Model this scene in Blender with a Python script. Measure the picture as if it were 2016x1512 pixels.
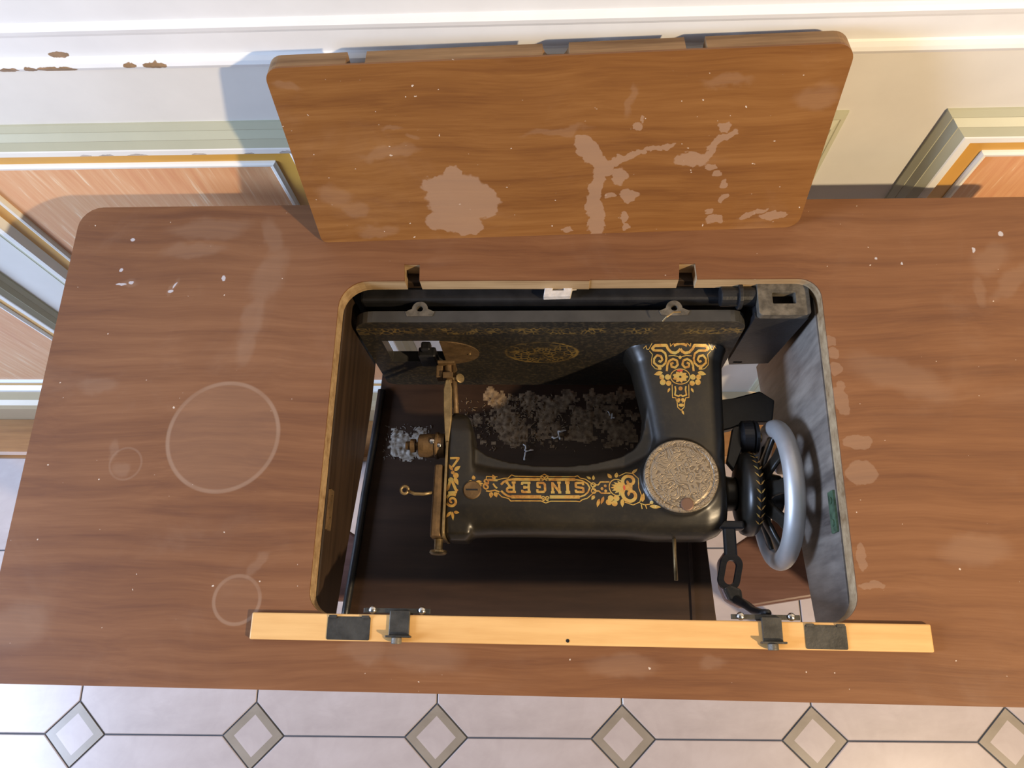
import bpy, bmesh, math, random
from mathutils import Vector, Matrix
from mathutils.bvhtree import BVHTree
from mathutils.geometry import tessellate_polygon

for o in list(bpy.data.objects): bpy.data.objects.remove(o)
S = bpy.context.scene
COL = S.collection
T = 0.80                                   # height of the table top
# ---------------------------------------------------------------- camera
cd = bpy.data.cameras.new('camera'); cam = bpy.data.objects.new('camera', cd); COL.objects.link(cam)
_r = [(0.99843, 0.00139, -0.05607), (0.01978, -0.9442, 0.32876), (-0.05248, -0.32936, -0.94275)]
rt = Vector([a[0] for a in _r]).normalized()
bk = -Vector([a[2] for a in _r]); bk = (bk - rt * bk.dot(rt)).normalized()
upv = bk.cross(rt)
M = Matrix((rt, upv, bk)).transposed().to_4x4(); M.translation = (0, 0, T + 0.655)
cam.matrix_world = M
cd.sensor_width = 36.0; cd.lens = 36.0 * 1570.6 / 2016.0; cd.clip_start = 0.01
S.camera = cam
# ---------------------------------------------------------------- world, lights, exposure
W = bpy.data.worlds.new('world'); S.world = W; W.use_nodes = True
W.node_tree.nodes['Background'].inputs[0].default_value = (0.93, 0.95, 1.0, 1)
W.node_tree.nodes['Background'].inputs[1].default_value = 0.10
def light(name, kind, loc, energy, color, target=None, **kw):
    d = bpy.data.lights.new(name, kind); d.energy = energy; d.color = color
    for k, v in kw.items(): setattr(d, k, v)
    o = bpy.data.objects.new(name, d); COL.objects.link(o); o.location = loc
    if target is not None:
        o.rotation_euler = (Vector(target) - Vector(loc)).to_track_quat('-Z', 'Y').to_euler()
    return o
light('ceiling_lamp', 'POINT', (1.43, -0.79, T + 1.25), 205, (1.0, 0.76, 0.47), shadow_soft_size=0.04)
light('window_daylight', 'AREA', (-2.3, -0.42, T + 0.78), 88, (0.56, 0.71, 1.0), (0.1, 0.15, T), shape='RECTANGLE', size=0.7, size_y=0.8)
S.view_settings.view_transform = 'Standard'; S.view_settings.look = 'None'
S.view_settings.gamma = 1.0; S.view_settings.exposure = 0.24; S.view_settings.use_curve_mapping = False

# ---------------------------------------------------------------- node helpers
class NT:
    def __init__(s, name):
        s.m = bpy.data.materials.new(name); s.m.use_nodes = True
        s.t = s.m.node_tree; s.b = s.t.nodes['Principled BSDF']
    def n(s, typ, **kw):
        nd = s.t.nodes.new(typ)
        for k, v in kw.items():
            if hasattr(nd, k) and k not in ('inputs',): setattr(nd, k, v)
        return nd
    def l(s, a, b): s.t.links.new(a, b)
    def coord(s): return s.n('ShaderNodeTexCoord').outputs['Object']
    def mapping(s, vec, loc=(0, 0, 0), rot=(0, 0, 0), scale=(1, 1, 1)):
        m = s.n('ShaderNodeMapping'); s.l(vec, m.inputs[0])
        m.inputs[1].default_value = loc; m.inputs[2].default_value = rot; m.inputs[3].default_value = scale
        return m.outputs[0]
    def noise(s, vec, scale, detail=4, rough=0.55, dist=0.0):
        n = s.n('ShaderNodeTexNoise'); s.l(vec, n.inputs['Vector'])
        n.inputs['Scale'].default_value = scale; n.inputs['Detail'].default_value = detail
        n.inputs['Roughness'].default_value = rough; n.inputs['Distortion'].default_value = dist
        return n.outputs['Fac']
    def noisev(s, vec, scale, detail=3):
        n = s.n('ShaderNodeTexNoise'); s.l(vec, n.inputs['Vector'])
        n.inputs['Scale'].default_value = scale; n.inputs['Detail'].default_value = detail
        return n.outputs['Color']
    def ramp(s, fac, stops):
        r = s.n('ShaderNodeValToRGB'); s.l(fac, r.inputs[0]); e = r.color_ramp.elements
        while len(e) < len(stops): e.new(0.5)
        for i, (p, c) in enumerate(stops):
            e[i].position = p; e[i].color = (c[0], c[1], c[2], 1)
        return r.outputs[0]
    def math(s, op, a, b=None, clamp=False):
        m = s.n('ShaderNodeMath'); m.operation = op; m.use_clamp = clamp
        for i, v in enumerate((a, b)):
            if v is None: continue
            if isinstance(v, (int, float)): m.inputs[i].default_value = v
            else: s.l(v, m.inputs[i])
        return m.outputs[0]
    def vmath(s, op, a, b=None):
        m = s.n('ShaderNodeVectorMath'); m.operation = op
        for i, v in enumerate((a, b)):
            if v is None: continue
            if isinstance(v, tuple): m.inputs[i].default_value = v
            else: s.l(v, m.inputs[i])
        return m
    def mix(s, fac, a, b, mode='MIX'):
        m = s.n('ShaderNodeMix'); m.data_type = 'RGBA'; m.blend_type = mode
        for i, v in ((0, fac), (6, a), (7, b)):
            if isinstance(v, (int, float)): m.inputs[i].default_value = v
            elif isinstance(v, tuple): m.inputs[i].default_value = (v[0], v[1], v[2], 1)
            else: s.l(v, m.inputs[i])
        return m.outputs[2]
    def smooth(s, v, a, b, lo=0.0, hi=1.0):
        m = s.n('ShaderNodeMapRange'); m.interpolation_type = 'SMOOTHSTEP'; s.l(v, m.inputs[0])
        m.inputs[1].default_value = a; m.inputs[2].default_value = b; m.inputs[3].default_value = lo; m.inputs[4].default_value = hi
        return m.outputs[0]
    def bump(s, h, strength=0.2, dist=0.002):
        b = s.n('ShaderNodeBump'); s.l(h, b.inputs['Height']); b.inputs['Strength'].default_value = strength
        b.inputs['Distance'].default_value = dist; s.l(b.outputs[0], s.b.inputs['Normal'])
    def set(s, **kw):
        for k, v in kw.items():
            i = s.b.inputs[k.replace('_', ' ')]
            if isinstance(v, (int, float)): i.default_value = v
            elif isinstance(v, tuple): i.default_value = (v[0], v[1], v[2], 1)
            else: s.l(v, i)
        return s.m
    def marks(s, vec, items, jag=0.004, jscale=90):
        """items: (x, y, rx, ry, angle_deg) ellipses -> smallest normalised distance"""
        nv = s.noisev(vec, jscale)
        off = s.vmath('SCALE', s.vmath('SUBTRACT', nv, (0.5, 0.5, 0.5)).outputs[0]); off.inputs['Scale'].default_value = jag * 2
        p = s.vmath('ADD', vec, off.outputs[0]).outputs[0]
        p = s.vmath('MULTIPLY', p, (1.0, 1.0, 0.0)).outputs[0]
        cur = None
        for (x, y, rx, ry, ang) in items:
            q = s.n('ShaderNodeMapping', vector_type='TEXTURE'); s.l(p, q.inputs[0])
            q.inputs[1].default_value = (x, y, 0); q.inputs[2].default_value = (0, 0, math.radians(ang)); q.inputs[3].default_value = (rx, ry, 1)
            d = s.vmath('LENGTH', q.outputs[0]).outputs['Value']
            cur = d if cur is None else s.math('MINIMUM', cur, d)
        return cur

def veneer(name, dark, mid, light_, stain_items=(), faint_items=(), rings=(), stain_col=(0.46, 0.32, 0.22), jag=0.004, rough=0.42, amount=0.62, spots=()):
    k = NT(name); c = k.coord()
    warp = k.vmath('SCALE', k.noisev(c, 5.0, 2)); warp.inputs['Scale'].default_value = 0.03
    p = k.vmath('ADD', c, warp.outputs[0]).outputs[0]
    g1 = k.noise(k.mapping(p, scale=(1.2, 30, 30)), 3.0, 5, 0.6)
    g2 = k.noise(k.mapping(p, scale=(6, 190, 190)), 3.0, 3, 0.6)
    g3 = k.noise(c, 6.0, 3)
    f = k.math('ADD', k.math('MULTIPLY', g1, 0.62), k.math('ADD', k.math('MULTIPLY', g2, 0.22), k.math('MULTIPLY', g3, 0.26)))
    col = k.ramp(f, [(0.36, dark), (0.54, mid), (0.74, light_)])
    # milky haze, dust specks and scratches in the old varnish
    haze = k.smooth(k.noise(c, 9.0, 5, 0.65, 0.6), 0.52, 0.78)
    col = k.mix(k.math('MULTIPLY', haze, 0.16), col, stain_col)
    sp = k.smooth(k.noise(c, 230.0, 1, 0.4), 0.785, 0.815)
    col = k.mix(k.math('MULTIPLY', sp, 0.75), col, (0.66, 0.58, 0.5))
    if faint_items:
        d = k.marks(c, faint_items, jag * 2.2, 45)
        col = k.mix(k.smooth(d, 0.55, 1.15, 0.20, 0.0), col, stain_col)
    if stain_items:
        d = k.marks(c, stain_items, jag, 130)
        col = k.mix(k.smooth(d, 0.93, 1.04, amount, 0.0), col, stain_col)
    for (x, y, r, w, a, fill) in rings:
        q = k.vmath('MULTIPLY', k.vmath('SUBTRACT', c, (x, y, 0.0)).outputs[0], (1, 1, 0)).outputs[0]
        d = k.vmath('LENGTH', q).outputs['Value']
        band = k.smooth(k.math('ABSOLUTE', k.math('SUBTRACT', d, r)), w * 0.35, w * 1.15, 1.0, 0.0)
        lop = k.smooth(k.noise(c, 16.0, 2), 0.35, 0.6, 0.45, 1.0)
        col = k.mix(k.math('MULTIPLY', k.math('MULTIPLY', band, lop), a), col, stain_col)
        if fill: col = k.mix(k.smooth(d, r - w, r, fill, 0.0), col, stain_col)
    if spots:
        d = k.marks(c, spots, 0.0015, 220)
        col = k.mix(k.smooth(d, 0.7, 1.05, 0.8, 0.0), col, (0.50, 0.49, 0.53))
    k.bump(k.math('ADD', g2, k.math('MULTIPLY', haze, 0.3)), 0.06, 0.001)
    return k.set(Base_Color=col, Roughness=rough, Specular_IOR_Level=0.35)

def plain(name, col, rough=0.5, metal=0.0, var=0.15, vscale=30.0, bump=0.0, bscale=200.0, coat=0.0, col2=None, spec=None):
    k = NT(name); c = k.coord()
    n = k.noise(c, vscale, 5, 0.6)
    c2 = col2 if col2 else tuple(v * (1 - var) for v in col)
    base = k.ramp(n, [(0.35, c2), (0.65, col)])
    if bump: k.bump(k.noise(c, bscale, 4), bump, 0.001)
    if coat: k.set(Coat_Weight=coat, Coat_Roughness=0.12)
    if spec is not None: k.set(Specular_IOR_Level=spec)
    return k.set(Base_Color=base, Roughness=rough, Metallic=metal)

def rawwood(name, a, b, rough=0.55, axis=0, fine=1.0):
    k = NT(name); c = k.coord()
    sc = [60 * fine, 60 * fine, 60 * fine]; sc[axis] = 3.0
    g = k.noise(k.mapping(c, scale=tuple(sc)), 2.0, 5, 0.65)
    h = k.noise(c, 12, 4)
    f = k.math('ADD', k.math('MULTIPLY', g, 0.7), k.math('MULTIPLY', h, 0.3))
    k.bump(g, 0.12, 0.0006)
    return k.set(Base_Color=k.ramp(f, [(0.35, a), (0.66, b)]), Roughness=rough, Specular_IOR_Level=0.3)

def painted(name, col, chips=(), rough=0.38, under=(0.33, 0.2, 0.1)):
    k = NT(name); c = k.coord()
    n = k.noise(c, 18, 5, 0.6)
    base = k.ramp(n, [(0.3, tuple(v * 0.93 for v in col)), (0.7, col)])
    if chips:
        sw = k.n('ShaderNodeSeparateXYZ'); k.l(c, sw.inputs[0])
        cw = k.n('ShaderNodeCombineXYZ'); k.l(sw.outputs[0], cw.inputs[0]); zz = k.math('SUBTRACT', sw.outputs[2], T); k.l(zz, cw.inputs[1])
        d = k.marks(cw.outputs[0], chips, 0.0022, 160)
        br = k.ramp(k.noise(c, 120, 3), [(0.35, tuple(v * 0.6 for v in under)), (0.7, under)])
        base = k.mix(k.smooth(d, 0.9, 1.0, 1.0, 0.0), base, br)
    k.bump(n, 0.05, 0.002)
    return k.set(Base_Color=base, Roughness=rough)

# ---------------------------------------------------------------- mesh helpers
def link(name, me, mat, parent=None, smooth=False, bevel=0.0, seg=2, sub=0):
    o = bpy.data.objects.new(name, me); COL.objects.link(o)
    if mat: me.materials.append(mat)
    if parent:
        o.parent = parent
        if parent.type == 'EMPTY' and not parent.get('_local'): o.location = -parent.location
    if smooth:
        for p in me.polygons: p.use_smooth = True
    if bevel:
        b = o.modifiers.new('bevel', 'BEVEL'); b.width = bevel; b.segments = seg; b.limit_method = 'ANGLE'; b.angle_limit = math.radians(35)
    if sub:
        b = o.modifiers.new('sub', 'SUBSURF'); b.levels = sub; b.render_levels = sub
    return o
class MB:
    def __init__(s): s.v = []; s.f = []
    def add(s, v, f):
        n = len(s.v); s.v += [tuple(p) for p in v]; s.f += [tuple(i + n for i in q) for q in f]; return s
    def box(s, x0, x1, y0, y1, z0, z1, M=None):
        v = [(x, y, z) for z in (z0, z1) for y in (y0, y1) for x in (x0, x1)]
        if M: v = [M @ Vector(p) for p in v]
        return s.add(v, [(0, 2, 3, 1), (4, 5, 7, 6), (0, 1, 5, 4), (2, 6, 7, 3), (0, 4, 6, 2), (1, 3, 7, 5)])
    def loft(s, rings, cap=True, closed=True):
        n = len(rings[0]); v = [p for r in rings for p in r]; f = []
        for i in range(len(rings) - 1):
            for j in range(n if closed else n - 1):
                a, b = i * n + j, i * n + (j + 1) % n
                f.append((a, b, b + n, a + n))
        if cap: f.append(tuple(range(n - 1, -1, -1))); f.append(tuple(range(len(v) - n, len(v))))
        return s.add(v, f)
    def cyl(s, p0, p1, r0, r1=None, n=20, cap=True):
        return s.tube([p0, p1], [r0, r0 if r1 is None else r1], n, cap)
    def tube(s, pts, r, n=12, cap=True):
        pts = [Vector(p) for p in pts]; rings = []; N = len(pts)
        rs = r if isinstance(r, (list, tuple)) else [r] * N
        t0 = (pts[1] - pts[0]).normalized()
        u = t0.orthogonal().normalized()
        for i, p in enumerate(pts):
            t = (pts[min(i + 1, N - 1)] - pts[max(i - 1, 0)]).normalized()
            u = (u - t * u.dot(t)).normalized(); w = t.cross(u)
            rings.append([p + (u * math.cos(2 * math.pi * k / n) + w * math.sin(2 * math.pi * k / n)) * rs[i] for k in range(n)])
        return s.loft(rings, cap)
    def lathe(s, c, axis, prof, n=40, cap=False):
        """prof: (distance along axis, radius)"""
        a = Vector(axis).normalized(); u = a.orthogonal().normalized(); w = a.cross(u); c = Vector(c)
        rings = [[c + a * d + (u * math.cos(2 * math.pi * k / n) + w * math.sin(2 * math.pi * k / n)) * max(r, 1e-5) for k in range(n)] for d, r in prof]
        return s.loft(rings, cap)
    def prism(s, outline, lo, hi, fn=None, holes=()):
        """extrude a 2-D outline (with holes) from lo to hi; fn(u, v, w) -> xyz"""
        fn = fn or (lambda u, v, w: (u, v, w))
        def area(l): return sum(l[i][0] * l[(i + 1) % len(l)][1] - l[(i + 1) % len(l)][0] * l[i][1] for i in range(len(l)))
        outline = list(outline) if area(outline) > 0 else list(outline)[::-1]
        holes = [list(h) if area(h) < 0 else list(h)[::-1] for h in holes]
        loops = [outline] + holes
        tris = tessellate_polygon([[Vector((p[0], p[1], 0)) for p in l] for l in loops])
        pts = [p for l in loops for p in l]; n = len(pts)
        v = [fn(p[0], p[1], lo) for p in pts] + [fn(p[0], p[1], hi) for p in pts]; f = []
        for t in tris:
            a, b, c = [pts[i] for i in t]
            if (b[0] - a[0]) * (c[1] - a[1]) - (b[1] - a[1]) * (c[0] - a[0]) < 0: t = t[::-1]
            f.append(tuple(t[::-1])); f.append(tuple(i + n for i in t))
        k = 0
        for l in loops:
            m = len(l)
            for i in range(m):
                a, b = k + i, k + (i + 1) % m
                f.append((a, b, b + n, a + n))
            k += m
        return s.add(v, f)
    def mesh(s, name):
        me = bpy.data.meshes.new(name); me.from_pydata(s.v, [], s.f); me.validate()
        bm = bmesh.new(); bm.from_mesh(me); bmesh.ops.remove_doubles(bm, verts=bm.verts, dist=1e-6)
        bmesh.ops.recalc_face_normals(bm, faces=bm.faces); bm.to_mesh(me); bm.free()
        return me
    def build(s, name, mat, parent=None, **kw):
        return link(name, s.mesh(name), mat, parent, **kw)
def rrect(x0, x1, y0, y1, r, n=6):
    """rounded rectangle; r is one radius or four (x0y0, x1y0, x1y1, x0y1)"""
    rs = r if isinstance(r, (list, tuple)) else [r] * 4
    out = []
    for (cx, cy, a0), rr in zip(((x0, y0, 180), (x1, y0, 270), (x1, y1, 0), (x0, y1, 90)), rs):
        sx = 1 if cx == x0 else -1; sy = 1 if cy == y0 else -1
        for i in range(n + 1):
            a = math.radians(a0 + 90 * i / n)
            out.append((cx + sx * rr + rr * math.cos(a), cy + sy * rr + rr * math.sin(a)))
    return out
def circle(cx, cy, r, n=24): return [(cx + r * math.cos(2 * math.pi * i / n), cy + r * math.sin(2 * math.pi * i / n)) for i in range(n)]
def ell(c, u, v, hu, hv, e=2.5, n=32):
    """super-ellipse ring about c spanned by unit vectors u, v"""
    c = Vector(c); u = Vector(u); v = Vector(v); out = []
    for i in range(n):
        a = 2 * math.pi * i / n; ca, sa = math.cos(a), math.sin(a)
        out.append(c + u * (hu * math.copysign(abs(ca) ** (2 / e), ca)) + v * (hv * math.copysign(abs(sa) ** (2 / e), sa)))
    return out
def tag(o, label=None, cat=None, group=None, kind=None):
    if label: o['label'] = label
    if cat: o['category'] = cat
    if group: o['group'] = group
    if kind: o['kind'] = kind
    return o
def empty(name, loc, label, cat, group=None, rot=None):
    o = bpy.data.objects.new(name, None); COL.objects.link(o); o.location = loc; o.empty_display_size = 0.05
    if rot: o.rotation_euler = rot; o['_local'] = 1
    return tag(o, label, cat, group)

# ---------------------------------------------------------------- materials
WHITE = painted('white_gloss_paint', (0.77, 0.77, 0.76), [(-0.402, 0.1545, 0.0095, 0.0035, 4), (-0.408, 0.1445, 0.018, 0.0032, -1), (-0.346, 0.1470, 0.0055, 0.0026, 0), (-0.325, 0.1462, 0.0105, 0.0034, -2), (-0.430, 0.1448, 0.006, 0.0026, 0), (-0.449, 0.1445, 0.009, 0.0026, 0)])
WALLP = painted('cream_white_wall_paint', (0.70, 0.685, 0.64))
SAGE = painted('sage_green_paint', (0.42, 0.415, 0.30))
CREAM = painted('cream_bead_paint', (0.78, 0.77, 0.72), [(-0.445, 0.0355, 0.006, 0.0022, 0), (-0.425, 0.0355, 0.008, 0.0022, 0), (-0.395, 0.0350, 0.011, 0.0025, 0), (-0.335, 0.0360, 0.008, 0.0020, 0), (-0.287, 0.0360, 0.005, 0.0018, 0), (-0.250, 0.0365, 0.009, 0.0030, 0)], under=(0.55, 0.5, 0.45))
OCHRE = painted('ochre_paint', (0.62, 0.33, 0.055))
SKIRT_SHADED = painted('shaded_skirting_paint', (0.46, 0.36, 0.22))  # cream skirting board; the shade on it is put into this beige
GRAINED = None
def grained_panel():
    k = NT('combed_salmon_panel'); c = k.coord()
    w = k.noise(k.mapping(c, scale=(30, 30, 1.6)), 5.0, 4, 0.65, 0.4)
    w2 = k.noise(k.mapping(c, scale=(160, 160, 5)), 3.0, 2, 0.5)
    patch = k.noise(c, 3.5, 3)
    col = k.ramp(k.math('ADD', k.math('MULTIPLY', w, 0.6), k.math('MULTIPLY', patch, 0.4)), [(0.38, (0.60, 0.27, 0.12)), (0.52, (0.66, 0.34, 0.16)), (0.70, (0.74, 0.47, 0.26))])
    streak = k.math('MULTIPLY', k.smooth(w, 0.56, 0.64), k.smooth(w2, 0.45, 0.62))
    col = k.mix(k.math('MULTIPLY', streak, 0.75), col, (0.80, 0.62, 0.42))
    k.bump(w2, 0.1, 0.001)
    return k.set(Base_Color=col, Roughness=0.42)
GRAINED = grained_panel()
def tile_mat(name, a, b, c3):
    k = NT(name); c = k.coord()
    n = k.noise(k.mapping(c, scale=(1, 2.4, 1)), 4.0, 6, 0.6, 0.8); v = k.noise(c, 14, 5, 0.6, 1.2)
    f = k.math('ADD', k.math('MULTIPLY', n, 0.65), k.math('MULTIPLY', v, 0.35))
    return k.set(Base_Color=k.ramp(f, [(0.36, a), (0.52, b), (0.68, c3)]), Roughness=0.28)
TILE = tile_mat('pinkish_marbled_tile', (0.355, 0.300, 0.285), (0.41, 0.350, 0.335), (0.46, 0.400, 0.39))
TILEB = tile_mat('beige_tile_border', (0.205, 0.170, 0.13), (0.25, 0.21, 0.165), (0.29, 0.25, 0.205))
GROUT = plain('dark_grout', (0.07, 0.075, 0.09), 0.9)
BROWN = rawwood('brown_wood_strip', (0.19, 0.085, 0.028), (0.30, 0.15, 0.055), 0.4)
TABLE_STAINS = [(0.249, 0.178, 0.012, 0.006, 0), (0.249, 0.152, 0.013, 0.011, 0), (0.2395, 0.214, 0.007, 0.013, 8), (0.2385, 0.243, 0.006, 0.006, 0), (0.2385, 0.257, 0.005, 0.005, 0), (0.2375, 0.268, 0.004, 0.005, 0), (0.241, 0.227, 0.004, 0.005, 0), (0.241, 0.083, 0.004, 0.011, 0), (0.246, 0.062, 0.011, 0.003, 0)]
TABLE_FAINT = [(-0.33, 0.385, 0.045, 0.013, 4), (-0.345, 0.362, 0.035, 0.009, 2), (-0.268, 0.375, 0.009, 0.022, 15), (-0.267, 0.335, 0.016, 0.034, -18), (-0.278, 0.292, 0.011, 0.03, -10), (-0.282, 0.262, 0.009, 0.018, -8), (-0.105, 0.004, 0.036, 0.016, -8), (-0.15, 0.006, 0.02, 0.012, 0), (0.385, 0.345, 0.022, 0.014, 40), (0.40, 0.325, 0.03, 0.008, 40), (0.37, 0.315, 0.006, 0.016, 0), (0.29, 0.235, 0.05, 0.016, -20), (-0.41, 0.225, 0.02, 0.01, 0), (-0.375, 0.15, 0.011, 0.007, 0), (-0.385, 0.165, 0.005, 0.010, 0), (-0.245, 0.072, 0.005, 0.014, -35), (-0.44, 0.02, 0.03, 0.02, 0), (-0.40, 0.328, 0.012, 0.004, 0), (-0.357, 0.323, 0.003, 0.012, -20), (0.05, 0.0, 0.03, 0.01, 0), (0.12, 0.002, 0.012, 0.006, 0), (0.33, 0.09, 0.03, 0.014, 0), (-0.05, 0.40, 0.08, 0.008, 2)]
VEN = veneer('walnut_veneer_top', (0.118, 0.047, 0.021), (0.168, 0.072, 0.030), (0.218, 0.100, 0.044), TABLE_STAINS, TABLE_FAINT, [(-0.2895, 0.180, 0.0487, 0.0022, 0.62, 0.16), (-0.2585, 0.043, 0.019, 0.0018, 0.5, 0.08), (-0.372, 0.155, 0.014, 0.0012, 0.25, 0.0)], (0.30, 0.20, 0.14), amount=0.36, spots=[(-0.3106, 0.3324, 0.0022, 0.0030, 0), (-0.3985, 0.3285, 0.0026, 0.0020, 0), (-0.4105, 0.3415, 0.0017, 0.0022, 0), (-0.3590, 0.3195, 0.0028, 0.0018, 20), (-0.3560, 0.3255, 0.0010, 0.0038, -25), (-0.4080, 0.3270, 0.0055, 0.0014, 0), (0.3984, 0.3723, 0.0024, 0.0026, 0), (0.3720, 0.3560, 0.0014, 0.0030, 0), (-0.4050, 0.3740, 0.0030, 0.0016, 0), (0.2855, 0.3485, 0.0013, 0.0013, 0), (0.3080, 0.343, 0.0012, 0.0014, 0)])
LID_STAINS = [(-0.086, 0.048, 0.029, 0.030, 0), (-0.098, 0.063, 0.020, 0.011, -12), (-0.089, 0.076, 0.009, 0.010, 0), (-0.070, 0.045, 0.019, 0.022, 20), (-0.096, 0.022, 0.024, 0.013, 0), (-0.083, 0.016, 0.016, 0.012, 0),
    (0.0265, 0.097, 0.0095, 0.016, 28), (0.038, 0.082, 0.007, 0.012, 40), (0.055, 0.0855, 0.017, 0.0042, 24), (0.080, 0.0945, 0.019, 0.0026, 12), (0.041, 0.074, 0.012, 0.0075, 50), (0.035, 0.058, 0.0065, 0.021, -8), (0.0335, 0.035, 0.0075, 0.02, 0), (0.036, 0.014, 0.0085, 0.018, 0), (0.054, 0.067, 0.007, 0.010, 0),
    (0.113, 0.0825, 0.014, 0.0085, -8), (0.126, 0.086, 0.005, 0.010, -35), (0.1375, 0.105, 0.010, 0.0042, 20), (0.1295, 0.096, 0.0045, 0.009, -30), (0.1345, 0.114, 0.0055, 0.0042, 0), (0.130, 0.0745, 0.0055, 0.0035, -15), (0.137, 0.066, 0.0038, 0.0032, 0), (0.145, 0.055, 0.0042, 0.005, 0), (0.1465, 0.0385, 0.0038, 0.006, -20), (0.0635, 0.0455, 0.0085, 0.007, 0), (0.0475, 0.046, 0.004, 0.004, 0), (0.061, 0.020, 0.004, 0.007, 0), (0.063, 0.008, 0.004, 0.006, 0), (0.143, 0.0145, 0.0085, 0.006, 10), (0.1365, 0.024, 0.0035, 0.003, 0), (0.195, 0.016, 0.012, 0.005, 0), (0.175, 0.018, 0.014, 0.0028, 25), (0.066, 0.118, 0.003, 0.0035, 0), (0.0695, 0.124, 0.0022, 0.004, 0), (0.010, 0.006, 0.004, 0.003, 0)]
LID_FAINT = [(-0.195, 0.055, 0.018, 0.014, -20), (-0.18, 0.04, 0.014, 0.012, 0), (-0.165, 0.012, 0.02, 0.008, 0), (-0.135, 0.125, 0.012, 0.004, 0), (-0.118, 0.117, 0.007, 0.004, 0), (-0.14, 0.10, 0.03, 0.006, 10), (0.06, 0.145, 0.004, 0.016, -15), (0.13, 0.155, 0.02, 0.006, 0), (0.2, 0.14, 0.02, 0.015, 0), (-0.205, 0.166, 0.012, 0.006, 0), (0.0, 0.115, 0.03, 0.004, 0)]
VENL = veneer('walnut_veneer_lid', (0.135, 0.051, 0.015), (0.200, 0.084, 0.023), (0.265, 0.122, 0.037), LID_STAINS, LID_FAINT, (), (0.345, 0.225, 0.15), 0.006, 0.4)
EDGE = rawwood('worn_edge_wood', (0.20, 0.120, 0.055), (0.44, 0.315, 0.18), 0.6)
LIDEDGE = rawwood('worn_lid_core_wood', (0.13, 0.068, 0.028), (0.33, 0.20, 0.095), 0.6)
PINE = rawwood('bare_pine', (0.55, 0.31, 0.11), (0.68, 0.43, 0.18), 0.5, 0, 0.6)
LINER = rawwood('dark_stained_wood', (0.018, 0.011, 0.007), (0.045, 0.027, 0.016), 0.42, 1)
LINER_LIT = rawwood('window_lit_worn_wood', (0.06, 0.050, 0.045), (0.30, 0.26, 0.22), 0.42, 2, 0.35)  # right lining: worn patches, and window light painted into the paler colour
TRAYM = rawwood('tray_dark_wood', (0.020, 0.010, 0.006), (0.045, 0.023, 0.013), 0.5, 0, 0.5)
IRON = plain('black_iron', (0.018, 0.018, 0.02), 0.38, 0.2, 0.4, 60, 0.15, 300)
IRONW = plain('worn_dusty_iron', (0.16, 0.14, 0.11), 0.5, 0.3, 0.6, 120, 0.3, 350)
STEEL = plain('bright_steel', (0.55, 0.53, 0.5), 0.25, 1.0, 0.2, 60)
HINGEM = plain('tarnished_hinge_steel', (0.10, 0.095, 0.085), 0.42, 0.7, 0.4, 90, 0.2, 400)
BRASS = plain('tarnished_nickel', (0.36, 0.26, 0.13), 0.42, 0.65, 0.45, 90, 0.15, 500)
BRASSD = plain('grimy_nickel', (0.20, 0.125, 0.06), 0.55, 0.5, 0.45, 90, 0.25, 400)
CHROME = plain('brushed_wheel_rim', (0.52, 0.52, 0.52), 0.46, 0.55, 0.12, 40)
GREENP = plain('corroded_green_plate', (0.10, 0.17, 0.10), 0.5, 0.4, 0.6, 150)
CHALK = plain('chalky_residue', (0.62, 0.58, 0.55), 0.8, 0, 0.3, 120, 0.4, 200)
DUST = plain('grey_dust_lint', (0.30, 0.21, 0.125), 0.95, 0, 0.5, 160, col2=(0.09, 0.055, 0.03))
FLUFF = plain('pale_grey_fluff', (0.42, 0.39, 0.35), 0.95, 0, 0.5, 160, col2=(0.16, 0.12, 0.08))
DUSTW = plain('white_lint', (0.72, 0.72, 0.74), 0.95)
def enamel(name, dust_amt, goldmask=None):
    k = NT(name); c = k.coord()
    n = k.noise(c, 22, 5, 0.65); f = k.noise(c, 260, 3, 0.6)
    col = k.ramp(n, [(0.35, (0.010, 0.009, 0.008)), (0.7, (0.022, 0.018, 0.012))])
    d = k.math('MULTIPLY', k.smooth(f, 0.46, 0.70), dust_amt)
    col = k.mix(d, col, (0.085, 0.064, 0.036))
    if goldmask: col = goldmask(k, c, col, f)
    k.bump(f, 0.25 if dust_amt > 0.2 else 0.06, 0.0006)
    return k.set(Base_Color=col, Roughness=0.36 if dust_amt < 0.2 else 0.55, Specular_IOR_Level=0.5)
ENAMEL = enamel('black_enamel', 0.08)
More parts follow.
